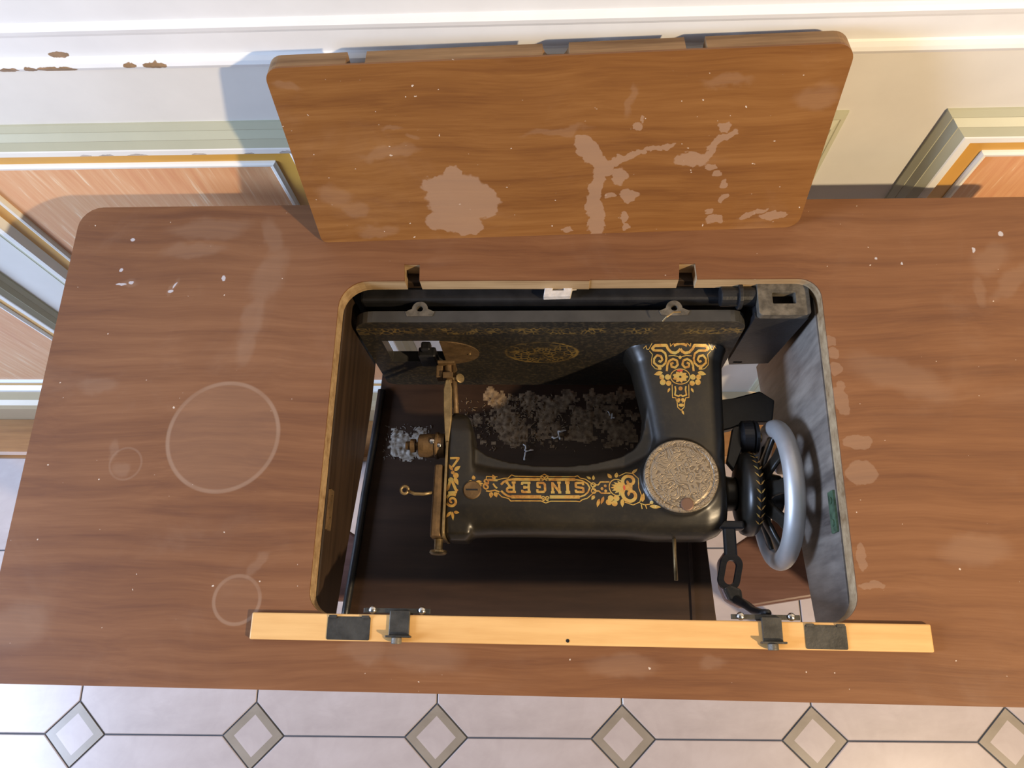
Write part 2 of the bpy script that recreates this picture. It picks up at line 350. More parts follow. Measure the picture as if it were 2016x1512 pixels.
def bedgold(k, c, col, f):
    # worn gilt border along the hinge edge and oval medallion in the middle of the bed (flat transfer print)
    sp = k.n('ShaderNodeSeparateXYZ'); k.l(c, sp.inputs[0]); x, z = sp.outputs[0], sp.outputs[2]
    v = k.n('ShaderNodeTexVoronoi'); v.feature = 'DISTANCE_TO_EDGE'; v.inputs['Scale'].default_value = 170; k.l(c, v.inputs['Vector'])
    lace = k.smooth(v.outputs['Distance'], 0.05, 0.16, 1.0, 0.0)
    band = k.math('MULTIPLY', k.smooth(z, T - 0.058, T - 0.055), k.smooth(z, T - 0.043, T - 0.040, 1.0, 0.0))
    q = k.n('ShaderNodeMapping', vector_type='TEXTURE'); k.l(c, q.inputs[0]); q.inputs[1].default_value = (-0.0155, 0, T - 0.105); q.inputs[3].default_value = (0.039, 10, 0.030)
    e = k.vmath('LENGTH', q.outputs[0]).outputs['Value']
    oval = k.smooth(e, 0.97, 1.0, 1.0, 0.0)
    rim = k.smooth(k.math('ABSOLUTE', k.math('SUBTRACT', e, 0.93)), 0.02, 0.05, 1.0, 0.0)
    m = k.math('MAXIMUM', k.math('MULTIPLY', k.math('MAXIMUM', band, oval), k.math('MULTIPLY', lace, 0.8)), rim)
    m = k.math('MULTIPLY', m, k.smooth(k.noise(c, 55, 5), 0.38, 0.62, 0.05, 0.85))
    return k.mix(m, col, (0.21, 0.135, 0.035))
BEDM = enamel('dusty_bed_enamel', 0.42, bedgold)
GOLD = None
def gold_mat():
    k = NT('gilt_transfer'); c = k.coord()
    n = k.noise(c, 130, 3); n2 = k.noise(c, 700, 2)
    col = k.ramp(n, [(0.32, (0.36, 0.16, 0.035)), (0.5, (0.50, 0.30, 0.07)), (0.68, (0.42, 0.33, 0.10))])
    col = k.mix(k.smooth(n2, 0.60, 0.72, 0.0, 0.6), col, (0.12, 0.07, 0.02))
    return k.set(Base_Color=col, Roughness=0.4, Metallic=0.25)
GOLD = gold_mat()
REDM = plain('red_transfer', (0.45, 0.06, 0.03), 0.5)
def engraved():
    k = NT('engraved_scroll_plate'); c = k.coord()
    wv = k.n('ShaderNodeTexNoise'); k.l(c, wv.inputs['Vector']); wv.inputs['Scale'].default_value = 95; wv.inputs['Detail'].default_value = 0.5; wv.inputs['Distortion'].default_value = 1.6
    lines = k.smooth(k.math('ABSOLUTE', k.math('SUBTRACT', k.math('FRACT', k.math('MULTIPLY', wv.outputs['Fac'], 6.0)), 0.5)), 0.06, 0.24)
    col = k.mix(k.math('MULTIPLY', k.math('SUBTRACT', 1.0, lines), 0.65), (0.27, 0.215, 0.15), (0.075, 0.052, 0.032))
    k.bump(lines, 0.5, 0.0006)
    return k.set(Base_Color=col, Roughness=0.45, Metallic=0.45)
ENGR = engraved()

# ================================================================ THE SETTING
YW = 0.458
wall = MB().box(-2.2, 2.2, YW, YW + 0.12, 0.0, 2.5).build('wall_back', WALLP); tag(wall, 'white dado wall with framed salmon panels behind the table', kind='structure')
def rail(name, prof, mat, x0=-2.2, x1=2.2):
    mb = MB(); pr = [(z, YW - h) for z, h in prof]
    lo = [(x0, y, T + z) for z, y in pr] + [(x0, YW + 0.01, T + pr[-1][0]), (x0, YW + 0.01, T + pr[0][0])]
    mb.loft([lo, [(x1, p[1], p[2]) for p in lo]])
    return mb.build(name, mat)
tag(rail('trim_1', [(0.1395, 0), (0.1400, 0.0040), (0.1420, 0.0075), (0.1460, 0.0088), (0.1490, 0.0075), (0.1505, 0.0035), (0.1520, 0.0022), (0.1740, 0.0028), (0.1775, 0.0040), (0.1800, 0.0066), (0.1840, 0.0072), (0.1870, 0.0048), (0.1885, 0.0024), (0.24, 0.0030), (0.245, 0.012), (0.26, 0.016), (0.275, 0.012), (0.28, 0.0)], WHITE), 'white gloss dado rail with chipped lower bead', kind='structure')
mb = MB(); pr = [(0.0, 0.427), (0.085, 0.427), (0.095, 0.431), (0.10, 0.440), (0.103, YW + 0.01), (0.0, YW + 0.01)]
mb.loft([[(-2.2, y, z) for z, y in pr], [(2.2, y, z) for z, y in pr]])
tag(mb.build('baseboard_back', SKIRT_SHADED), 'skirting board at the foot of the wall, shade painted in as beige', kind='structure')
mb = MB(); pr = [(0.0, 0.352), (0.010, 0.352), (0.016, 0.356), (0.018, 0.362), (0.018, 0.4265), (0.0, 0.4265)]
mb.loft([[(-2.2, y, z) for z, y in pr], [(2.2, y, z) for z, y in pr]])
tag(mb.build('trim_2', BROWN), 'brown wooden strip on the floor along the skirting', kind='structure')
def frame_strip(name, x0, x1, z0, z1, prof, mat, parent):
    mb = MB(); rings = []
    for s, h in prof:
        rings.append([(x0 + s, YW - h, T + z0 + s), (x1 - s, YW - h, T + z0 + s), (x1 - s, YW - h, T + z1 - s), (x0 + s, YW - h, T + z1 - s)])
    mb.loft(rings, cap=False); return mb.build(name, mat, parent)
for (x0, x1) in ((-1.145, -0.711), (-0.648, -0.218), (-0.146, 0.2535), (0.336, 0.766)):
    z0, z1 = -0.688, 0.0655
    p = MB().box(x0 + 0.048, x1 - 0.048, YW - 0.004, YW + 0.01, T + z0 + 0.048, T + z1 - 0.048).build('panel', GRAINED, wall)
    frame_strip('frame_moulding', x0, x1, z0, z1, [(0, -0.001), (0.0005, 0.0020), (0.006, 0.0055), (0.007, 0.0052), (0.013, 0.0105), (0.014, 0.0102), (0.020, 0.0130), (0.022, 0.0140)], SAGE, p)
    frame_strip('frame_fillet', x0, x1, z0, z1, [(0.022, 0.0140), (0.0235, 0.0145), (0.030, 0.0145), (0.0315, 0.0135), (0.036, 0.0060)], CREAM, p)
    frame_strip('frame_groove', x0, x1, z0, z1, [(0.036, 0.0060), (0.0535, 0.0055)], OCHRE, p)
    frame_strip('frame_bead', x0, x1, z0, z1, [(0.0535, 0.0050), (0.0541, 0.0076), (0.0565, 0.0090), (0.0595, 0.0085), (0.0615, 0.0060), (0.062, 0.0030)], CREAM, p)

# tiled floor
floor = MB().box(-2.2, 2.2, -1.6, 0.458, -0.06, -0.0022).build('floor', GROUT); tag(floor, 'marbled floor tiles with small diamond insets', kind='structure')
PT = 0.3133; ANG = math.radians(0.91); DH = 0.0525; G = 0.0013
def bevelled(outline, mat, name, h=0.0, depth=0.012, inset=0.0012):
    cx = sum(p[0] for p in outline) / len(outline); cy = sum(p[1] for p in outline) / len(outline)
    mb = MB(); sc = 1 - inset / max(abs(p[0] - cx) for p in outline)
    mb.loft([[(x, y, h - depth) for x, y in outline], [(x, y, h - 0.0007) for x, y in outline], [(cx + (x - cx) * sc, cy + (y - cy) * sc, h) for x, y in outline]])
    me = mb.mesh(name); me.materials.append(mat); return me
H2 = PT / 2; q = DH + G
tile_me = bevelled([(-H2 + q, -H2 + G), (H2 - q, -H2 + G), (H2 - G, -H2 + q), (H2 - G, H2 - q), (H2 - q, H2 - G), (-H2 + q, H2 - G), (-H2 + G, H2 - q), (-H2 + G, -H2 + q)], TILE, 'tile')
mb = MB(); d0, d1 = DH - G, 0.0335
mb.loft([[(d0, 0, -.012), (0, d0, -.012), (-d0, 0, -.012), (0, -d0, -.012)], [(d0, 0, 0), (0, d0, 0), (-d0, 0, 0), (0, -d0, 0)], [(d1, 0, 0), (0, d1, 0), (-d1, 0, 0), (0, -d1, 0)], [(d1, 0, -.004), (0, d1, -.004), (-d1, 0, -.004), (0, -d1, -.004)]], cap=False)
diam_me = mb.mesh('diamond_tile'); diam_me.materials.append(TILEB)
mb = MB(); mb.loft([[(d1, 0, -.006), (0, d1, -.006), (-d1, 0, -.006), (0, -d1, -.006)], [(d1, 0, 0), (0, d1, 0), (-d1, 0, 0), (0, -d1, 0)]])
diamc_me = mb.mesh('diamond_centre'); diamc_me.materials.append(TILE)
def put(name, me, loc, rz, parent):
    o = bpy.data.objects.new(name, me); COL.objects.link(o); o.location = loc; o.rotation_euler = (0, 0, rz); o.parent = parent; return o
ox, oy = 0.1111, -0.1177
for i in range(-7, 7):
    for j in range(-5, 2):
        x, y = i * PT, j * PT
        X = ox + x * math.cos(ANG) - y * math.sin(ANG); Y = oy + x * math.sin(ANG) + y * math.cos(ANG)
        d = put('diamond_tile', diam_me, (X, Y, 0), ANG, floor); put('diamond_centre', diamc_me, (0, 0, 0), 0, d)
        x += H2; y += H2
        X = ox + x * math.cos(ANG) - y * math.sin(ANG); Y = oy + x * math.sin(ANG) + y * math.cos(ANG)
        put('tile', tile_me, (X, Y, 0), ANG, floor)

# ================================================================ SEWING TABLE
X0, X1, Y0, Y1 = -0.4625, 0.4685, -0.0245, 0.4100
OX0, OX1, OY0, OY1 = -0.1995, 0.2345, 0.0330, 0.3290          # machine opening
table = empty('sewing_table', (0, 0.19, 0), 'dark walnut sewing table with an open well for the machine', 'table')
def opening(g=0.0, notch=True):
    o = rrect(OX0 + g, OX1 - g, OY0 + g, OY1 - g, [0.018 - g, 0.022 - g, 0.019 - g, 0.026 - g], 8)
    if not notch: return o
    res = []
    for i, p in enumerate(o):
        res.append(p); qn = o[(i + 1) % len(o)]
        if abs(p[1] - OY1) < 1e-6 and abs(qn[1] - OY1) < 1e-6 and p[0] - qn[0] > 0.1:
            res += [(0.1262, OY1), (0.1252, 0.3445), (0.1110, 0.3447), (0.1098, OY1), (0.03, OY1), (0.0295, OY1 - 0.0008), (-0.06, OY1), (-0.1262, OY1), (-0.1268, 0.3455), (-0.1412, 0.3457), (-0.1400, OY1)]
    return res
TH = 0.0185
out = rrect(X0, X1, Y0, Y1, [0.010, 0.010, 0.022, 0.022], 6)
top = MB().prism(out, T - 0.0015, T, holes=[opening()]).build('tabletop', VEN, table)
MB().prism(rrect(X0, X1, Y0, Y1, [0.010, 0.010, 0.022, 0.022], 6), T - TH, T - 0.0015, holes=[opening()]).build('tabletop_core', EDGE, table)
# well lining under the top
wl = MB()
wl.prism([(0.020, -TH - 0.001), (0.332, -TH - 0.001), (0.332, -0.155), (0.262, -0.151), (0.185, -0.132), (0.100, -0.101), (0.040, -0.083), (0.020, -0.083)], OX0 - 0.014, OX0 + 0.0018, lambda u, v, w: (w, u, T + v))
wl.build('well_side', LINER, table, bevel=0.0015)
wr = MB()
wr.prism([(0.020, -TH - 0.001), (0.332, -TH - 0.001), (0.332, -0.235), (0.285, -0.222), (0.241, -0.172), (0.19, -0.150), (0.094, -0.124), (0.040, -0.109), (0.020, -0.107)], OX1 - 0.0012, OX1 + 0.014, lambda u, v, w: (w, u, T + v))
wr.build('well_side', LINER_LIT, table, bevel=0.0015)
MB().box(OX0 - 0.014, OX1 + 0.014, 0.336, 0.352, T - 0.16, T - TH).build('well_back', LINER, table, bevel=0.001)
MB().box(OX0 + 0.012, 0.178, 0.3208, 0.3355, T - 0.062, T - 0.027).build('hinge_rail', IRON, table, bevel=0.003)
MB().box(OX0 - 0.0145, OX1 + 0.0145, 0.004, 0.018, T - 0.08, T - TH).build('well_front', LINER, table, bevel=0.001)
# hanging tray below the machine
tr = MB(); tray_o = [(-0.206, 0.334), (0.158, 0.334), (0.1595, 0.20), (0.1622, 0.12), (0.1665, 0.056), (0.170, 0.012), (-0.229, 0.012), (-0.2262, 0.052), (-0.2205, 0.114), (-0.2165, 0.171), (-0.2105, 0.236)]
tr.prism(tray_o, T - 0.231, T - 0.225); tray = tr.build('tray_board', TRAYM, table, bevel=0.001)
MB().tube([(-0.2052, 0.298, T - 0.222), (-0.2095, 0.236, T - 0.222), (-0.2155, 0.171, T - 0.222), (-0.2195, 0.114, T - 0.222), (-0.2252, 0.052, T - 0.222), (-0.2275, 0.014, T - 0.222)], 0.0045, 8).build('tray_lip', IRON, table, smooth=True)
MB().box(0.142, 0.1455, 0.03, 0.21, T - 0.225, T - 0.2225).build('tray_batten', TRAYM, table)
for sx in (-0.213, 0.150):
    MB().box(sx - 0.004, sx + 0.004, 0.3350, 0.3358, T - 0.231, T - 0.07).build('tray_hanger', IRON, table, bevel=0.001)
# frame and legs
for a in ((X0 + 0.035, X1 - 0.035, 0.372, 0.390), (X0 + 0.035, X1 - 0.035, -0.004, 0.0035)):
    MB().box(a[0], a[1], a[2], a[3], T - 0.085, T - TH).build('apron', LINER, table, bevel=0.002)
for x in (X0 + 0.035, X1 - 0.053):
    MB().box(x, x + 0.018, 0.004, 0.3715, T - 0.085, T - TH).build('apron', LINER, table, bevel=0.002)
for x in (X0 + 0.055, X1 - 0.055):
    for y in (0.032, 0.345):
        MB().loft([ell((x, y, 0), (1, 0, 0), (0, 1, 0), 0.012, 0.012, 6, 24), ell((x, y, T - 0.1), (1, 0, 0), (0, 1, 0), 0.018, 0.018, 6, 24), ell((x, y, T - TH), (1, 0, 0), (0, 1, 0), 0.018, 0.018, 6, 24)]).build('leg', LINER, table)
RED = rawwood('reddish_board', (0.095, 0.046, 0.037), (0.15, 0.080, 0.066), 0.35)
for x in (X0 + 0.055, X1 - 0.055):
    MB().box(x - 0.010, x + 0.010, 0.048, 0.329, 0.415, 0.442).build('side_stretcher', LINER, table, bevel=0.002)
MB().prism([(X0 + 0.030, 0.066), (-0.215, 0.066), (-0.205, 0.075), (-0.205, 0.118), (X0 + 0.030, 0.255)], 0.4425, 0.4600).build('foot_board', RED, table, bevel=0.004, seg=3)
MB().prism([(0.196, 0.090), (0.202, 0.074), (0.218, 0.066), (0.235, 0.067), (X1 - 0.030, 0.102), (X1 - 0.030, 0.23), (0.27, 0.175), (0.205, 0.132), (0.196, 0.120)], 0.4425, 0.4600).build('foot_board', RED, table, bevel=0.004, seg=3)
# socket bracket in the back right corner of the well
br = MB()
fnz = lambda u, v, w: (u, v, w)
br.prism(rrect(0.1815, 0.2275, 0.2985, 0.3325, 0.003, 3), T - 0.020, T - 0.011, holes=[rrect(0.1945, 0.2150, 0.3095, 0.3205, 0.001, 2)])
brk = br.build('socket_bracket', IRONW, table, bevel=0.0012)
MB().prism([(0.1795, -0.020), (0.2275, -0.020), (0.2200, -0.136), (0.1805, -0.140), (0.1772, -0.128)], 0.2990, 0.3050, lambda u, v, w: (u, w, T + v), holes=[rrect(0.183, 0.1925, -0.134, -0.1305, 0.0015, 3)]).build('bracket_plate', IRON, brk, bevel=0.0012)
for xb in (0.2225, 0.1815): MB().box(xb, xb + 0.0046, 0.305, 0.332, T - 0.12, T - 0.0202).build('bracket_cheek', IRON, brk, bevel=0.001)
MB().cyl((0.150, 0.322, T - 0.022), (0.1815, 0.322, T - 0.022), 0.0095, n=20).cyl((0.1655, 0.322, T - 0.022), (0.1695, 0.322, T - 0.022), 0.0125, n=20).build('bracket_pivot', IRON, brk, smooth=False, bevel=0.001)
# keeper plates let into the well sides, broken lock plate on the back edge
MB().prism(rrect(0.104, 0.139, -0.0320, -0.0205, 0.001, 2), OX0 + 0.0018, OX0 + 0.0036, lambda u, v, w: (w, u, T + v)).cyl((OX0 + 0.0036, 0.131, T - 0.026), (OX0 + 0.0045, 0.131, T - 0.026), 0.003, n=10).cyl((OX0 + 0.0036, 0.112, T - 0.026), (OX0 + 0.0045, 0.112, T - 0.026), 0.003, n=10).build('keeper_plate', BRASSD, table)
MB().prism(rrect(0.107, 0.142, -0.0345, -0.0205, 0.001, 2), OX1 - 0.0030, OX1 - 0.0012, lambda u, v, w: (w, u, T + v)).cyl((OX1 - 0.0040, 0.134, T - 0.027), (OX1 - 0.003, 0.134, T - 0.027), 0.003, n=10).cyl((OX1 - 0.0040, 0.115, T - 0.027), (OX1 - 0.003, 0.115, T - 0.027), 0.003, n=10).build('keeper_plate', GREENP, table)
random.seed(4)
lk = MB()
lk.prism([(-0.0125, 0.3200), (0.0125, 0.3205), (0.0145, 0.3290), (0.0185, 0.3295), (0.0180, 0.331), (-0.0110, 0.331)], T - 0.0235, T - 0.0165, holes=[[(-0.004, 0.3265), (0.0065, 0.3265), (0.0065, 0.3285), (-0.004, 0.3285)]])
lk.build('lock_plate', CHALK, table, bevel=0.0012)

# ================================================================ LID leaning on the wall
lid = empty('table_lid', (-0.0003, 0.375, T), 'stained walnut lid leaning against the wall behind the well', 'lid', rot=(math.radians(-15.4), 0, math.radians(1.56)))
LW, LH = 0.2203, 0.1835
def to_lid(u, v, w): return (u, w, v)
face_o = rrect(-LW, LW, 0.0, LH, [0.006, 0.012, 0.015, 0.012], 8)
kf = MB().prism(face_o, 0.0, 0.0022)                     # modelled flat, stood up by its own rotation
f = kf.build('veneer_face', VENL, lid, bevel=0.0006); f.rotation_euler = (math.pi / 2, 0, 0); f.location = (0, 0.0022, 0)
core = []
for i, p in enumerate(face_o):
    core.append(p); qn = face_o[(i + 1) % len(face_o)]
    if abs(p[1] - LH) < 1e-6 and abs(qn[1] - LH) < 1e-6 and p[0] - qn[0] > 0.1:
        core += [(0.1120, LH), (0.1110, LH - 0.030), (0.0975, LH - 0.030), (0.0965, LH)]
        core += [(0.0008 + 0.0100 * math.cos(a), LH - 0.012 * math.sin(a)) for a in [math.pi * t / 10 for t in range(11)]]
        core += [(-0.1425, LH), (-0.1430, LH - 0.030), (-0.1565, LH - 0.030), (-0.1573, LH)]
c = MB().prism(core, -0.0145, 0.0).build('lid_core', LIDEDGE, lid, bevel=0.0008); c.rotation_euler = (math.pi / 2, 0, 0); c.location = (0, 0.0022, 0)
tag(c, 'pale worn core with hinge notches along the top edge')

# ================================================================ FRONT FLAP (pine bar with hinges)
FT = T + 0.0045                           # top face of the bar
flap = empty('front_flap', (0.02, 0.0235, T), 'bare pine bar with dark hinges lying along the front of the well', 'bar')
fl = MB().box(-0.2430, 0.2850, 0.0128, 0.0334, T + 0.0004, FT).build('bar', PINE, flap, bevel=0.0012)
MB().cyl((0.0087, 0.0162, FT - 0.0004), (0.0087, 0.0162, FT + 0.0002), 0.0014, n=12).build('nail_hole', IRON, flap)
for (x0, x1) in ((-0.1808, -0.1467), (0.1900, 0.2211)):
    MB().prism(rrect(x0, x1, 0.0136, 0.0312, 0.001, 2), FT - 0.0002, FT + 0.0007).build('hinge_plate', HINGEM, flap)
    for xk in (x0 + 0.001, x1 - 0.007): MB().box(xk, xk + 0.006, 0.0300, 0.0322, FT + 0.0002, FT + 0.0018).build('hinge_knuckle', HINGEM, flap)
for (x0, x1, y0) in ((-0.1313, -0.1152, 0.0176), (0.1574, 0.1726, 0.0184)):
    xm = (x0 + x1) / 2
    MB().box(x0, x1, y0, 0.0362, FT + 0.0008, FT + 0.0026).box(x0, x1, 0.0344, 0.0362, T - 0.012, FT + 0.0008).box(x0 - 0.002, x1 + 0.002, y0 - 0.0016, y0, FT + 0.0008, FT + 0.0068).build('strap_hinge', HINGEM, flap, bevel=0.0005)
    MB().box(x0 - 0.0220, x1 + 0.0154, 0.0346, 0.0384, T + 0.0010, T + 0.0030).build('strap_wing', HINGEM, flap, bevel=0.0004)
    MB().cyl((xm - 0.001, y0 - 0.0064, FT + 0.0046), (xm - 0.001, y0 - 0.0016, FT + 0.0046), 0.0041, n=16).build('strap_rivet', IRONW, flap, bevel=0.0006)
    for xx in (x0 - 0.0148, x1 + 0.0087):
        MB().lathe((xx, 0.0370, T + 0.0030), (0, 0, 1), [(0, 0.0032), (0.001, 0.0030), (0.002, 0.0018), (0.0023, 0.0)], 16).build('screw_head', STEEL, flap, smooth=True)

# ================================================================ SEWING MACHINE, folded down in the well
ZC = T - 0.116; YB = 0.299
mach = empty('sewing_machine', (0.0, 0.22, T - 0.205), 'black enamelled antique sewing machine with gilt decoration folded down in the well', 'sewing machine')
mach_off = mach.location.copy()
X = Vector((1, 0, 0)); Y = Vector((0, 1, 0)); Z = Vector((0, 0, 1))
# --- bed: plate standing on edge, surface facing the front of the table
def bedfn(u, v, w): return (u, w, T + v)
bed = MB().prism(rrect(-0.1935, 0.1755, -0.2050, -0.0270, [0.012, 0.012, 0.016, 0.020], 6), YB, YB + 0.0118, bedfn, holes=[[(-0.1740, -0.0730), (-0.1160, -0.0730), (-0.1160, -0.1300), (-0.1740, -0.1300)]]).build('bed', BEDM, mach, bevel=0.0022, seg=3)
bed.data.materials.append(plain('bed_edge_enamel', (0.045, 0.043, 0.04), 0.32, 0.1, 0.3, 40))
for p_ in bed.data.polygons:
    if abs(p_.normal.y) < 0.5: p_.material_index = 1
for xh in (-0.1290, 0.1085):
    MB().prism([(xh - 0.014, YB + 0.0105)] + [(xh + 0.0075 * math.cos(a), YB + 0.0135 + 0.0075 * math.sin(a)) for a in [math.pi - math.pi * t / 12 for t in range(13)]] + [(xh + 0.014, YB + 0.0105), (xh + 0.012, YB + 0.006), (xh - 0.012, YB + 0.006)], T - 0.0330, T - 0.0262, holes=[circle(xh, YB + 0.0135, 0.0030, 14)]).build('hinge_lug', IRONW, bed, bevel=0.0010)
MB().prism([(-0.1165, -0.0735)] + [(-0.1165 + 0.0370 * math.cos(a), -0.1045 + 0.031 * math.sin(a)) for a in [math.pi / 2 - math.pi * t / 20 for t in range(21)]] + [(-0.1165, -0.1355)], YB - 0.0010, YB + 0.0006, bedfn, holes=[rrect(-0.1010, -0.0960, -0.0820, -0.0800, 0.0005, 2)]).build('needle_plate', BRASSD, bed)
MB().cyl((-0.0895, YB - 0.0020, T - 0.106), (-0.0895, YB, T - 0.106), 0.0016, n=12).build('plate_screw', BRASS, bed)
MB().tube([(0.112, YB + 0.004, T - 0.0145), (0.105, YB + 0.002, T - 0.0105), (0.099, YB - 0.002, T - 0.012), (0.096, YB - 0.004, T - 0.017)], 0.0008, 6).build('wire_scrap', BRASS, bed)
# --- cast body: head, arm and pillar fused
bd = MB()
arm = [(-0.103, 0.151, 0.040, 0.0250), (-0.085, 0.150, 0.0385, 0.0270), (-0.060, 0.1475, 0.0345, 0.0275), (-0.02, 0.1460, 0.0325, 0.0275), (0.03, 0.1455, 0.0325, 0.0280), (0.065, 0.1480, 0.0350, 0.0290), (0.09, 0.1530, 0.0425, 0.0310), (0.115, 0.1590, 0.0485, 0.0325), (0.140, 0.1590, 0.0480, 0.0320), (0.152, 0.1600, 0.0440, 0.0300), (0.159, 0.1600, 0.0360, 0.0260)]
bd.loft([ell((x, yc, ZC), Y, Z, hy, hz, 2.7) for x, yc, hy, hz in arm])
hd = [(0.1075, -0.0935, 0.0085, 0.014), (0.113, -0.0925, 0.0130, 0.022), (0.15, -0.0920, 0.0140, 0.0268), (0.19, -0.0930, 0.0135, 0.0268), (0.212, -0.0940, 0.0125, 0.025), (0.226, -0.0960, 0.0105, 0.022), (0.231, -0.0970, 0.0075, 0.018)]
bd.loft([ell((xc, y, ZC), X, Z, hx, hz, 7.0) for y, xc, hx, hz in hd])
# web with the curved throat between head, arm and pillar
web = [(-0.100, 0.232), (-0.0930, 0.2305), (-0.0866, 0.2134), (-0.0805, 0.1979), (-0.0672, 0.1888), (-0.0473, 0.1829), (-0.0226, 0.1795), (0.0069, 0.1787), (0.0362, 0.1819), (0.0620, 0.1887), (0.0746, 0.1963), (0.0815, 0.2065), (0.0850, 0.2193), (0.0870, 0.240), (0.100, 0.240), (0.100, 0.150), (-0.100, 0.150)]
bd.prism(web, ZC - 0.0195, ZC + 0.0195)
pl = [(0.1500, 0.1160, 0.0440, 0.0315), (0.18, 0.1220, 0.0395, 0.0310), (0.205, 0.1262, 0.0368, 0.0300), (0.235, 0.1245, 0.0390, 0.0298), (0.265, 0.1220, 0.0425, 0.0303), (0.285, 0.1205, 0.0450, 0.0315), (0.294, 0.1195, 0.0485, 0.0345), (YB + 0.002, 0.1190, 0.0520, 0.038)]
bd.loft([ell((xc, y, ZC), X, Z, hx, hz, 3.6) for y, xc, hx, hz in pl])
bd.cyl((0.1156, 0.1666, ZC - 0.02), (0.1156, 0.1666, T - 0.0825), 0.0375, 0.0355, 40)
bd.cyl((0.150, 0.157, ZC), (0.172, 0.157, ZC), 0.0180, 0.0160, 28)
me = bd.mesh('body')
body = link('body', me, ENAMEL, mach)
rm = body.modifiers.new('remesh', 'REMESH'); rm.mode = 'VOXEL'; rm.voxel_size = 0.0015; rm.use_smooth_shade = True
sm = body.modifiers.new('smooth', 'SMOOTH'); sm.factor = 0.5; sm.iterations = 10
dg = bpy.context.evaluated_depsgraph_get(); ev = body.evaluated_get(dg)
me2 = bpy.data.meshes.new_from_object(ev); body.modifiers.clear(); body.data = me2
for p in me2.polygons: p.use_smooth = True
if not me2.materials: me2.materials.append(ENAMEL)
BVH = BVHTree.FromPolygons([v.co.copy() for v in me2.vertices], [tuple(p.vertices) for p in me2.polygons])
def drop(x, y, off):
    h = BVH.ray_cast(Vector((x, y, T + 0.1)), Vector((0, 0, -1)))
    if h[0] is None or h[0].z < ZC - 0.004: return None
    return h[0] + h[1] * off
# --- gilt transfers: flat ribbons, discs and leaves laid on the casting
class Decal:
    def __init__(s, org, ux, uy, off=0.00035): s.o = org; s.ux = ux; s.uy = uy; s.off = off; s.v = []; s.f = []
    def pt(s, p): return (s.o[0] + s.ux[0] * p[0] + s.uy[0] * p[1], s.o[1] + s.ux[1] * p[0] + s.uy[1] * p[1])
    def strip(s, L, R):
        n = len(s.v); ok = []
        for a, b in zip(L, R):
            pa, pb = drop(*s.pt(a), s.off), drop(*s.pt(b), s.off)
            ok.append(pa is not None and pb is not None)
            s.v += [tuple(pa or (0, 0, 0)), tuple(pb or (0, 0, 0))]
        for i in range(len(L) - 1):
            if ok[i] and ok[i + 1]: s.f.append((n + 2 * i, n + 2 * i + 1, n + 2 * i + 3, n + 2 * i + 2))
    def rib(s, pts, w, step=6.0, w1=None):
        d = []
        for a, b in zip(pts[:-1], pts[1:]):
            m = max(1, int(math.hypot(b[0] - a[0], b[1] - a[1]) / step))
            d += [(a[0] + (b[0] - a[0]) * t / m, a[1] + (b[1] - a[1]) * t / m) for t in range(m)]
        d.append(pts[-1]); L = []; R = []; N = len(d)
        for i, p in enumerate(d):
            a = d[max(i - 1, 0)]; b = d[min(i + 1, N - 1)]; tx, ty = b[0] - a[0], b[1] - a[1]; l = math.hypot(tx, ty) or 1
            ww = w if w1 is None else w + (w1 - w) * i / (N - 1)
            nx, ny = -ty / l * ww / 2, tx / l * ww / 2
            L.append((p[0] + nx, p[1] + ny)); R.append((p[0] - nx, p[1] - ny))
        s.strip(L, R)
    def disc(s, cx, cy, rx, ry=None, n=14):
        ry = ry or rx; ys = [math.cos(math.pi * i / n) for i in range(n + 1)]
        s.strip([(cx - rx * math.sqrt(max(0, 1 - t * t)), cy + ry * t) for t in ys], [(cx + rx * math.sqrt(max(0, 1 - t * t)), cy + ry * t) for t in ys])
    def ring(s, cx, cy, rx, ry, w, n=36): s.rib([(cx + rx * math.cos(2 * math.pi * i / n), cy + ry * math.sin(2 * math.pi * i / n)) for i in range(n + 1)], w, 50)
    def spiral(s, cx, cy, r0, r1, a0, turns, w, w1=None, n=40):
        s.rib([(cx + (r0 + (r1 - r0) * i / n) * math.cos(math.radians(a0) + 2 * math.pi * turns * i / n), cy + (r0 + (r1 - r0) * i / n) * math.sin(math.radians(a0) + 2 * math.pi * turns * i / n)) for i in range(n + 1)], w, 50, w1)
    def leaf(s, a, b, w, n=8):
        dx, dy = b[0] - a[0], b[1] - a[1]; l = math.hypot(dx, dy); nx, ny = -dy / l, dx / l; L = []; R = []
        for i in range(n + 1):
            t = i / n; h = w / 2 * math.sin(math.pi * t ** 0.8)
            L.append((a[0] + dx * t + nx * h, a[1] + dy * t + ny * h)); R.append((a[0] + dx * t - nx * h, a[1] + dy * t - ny * h))
        s.strip(L, R)
    def build(s, name, mat, parent):
        me = bpy.data.meshes.new(name); me.from_pydata(s.v, [], s.f); me.update()
        bm = bmesh.new(); bm.from_mesh(me); bmesh.ops.delete(bm, geom=[v for v in bm.verts if not v.link_faces], context='VERTS')
        for fc in bm.faces:
            if fc.normal.z < 0: fc.normal_flip()
        bm.to_mesh(me); bm.free()
        return link(name, me, mat, parent)
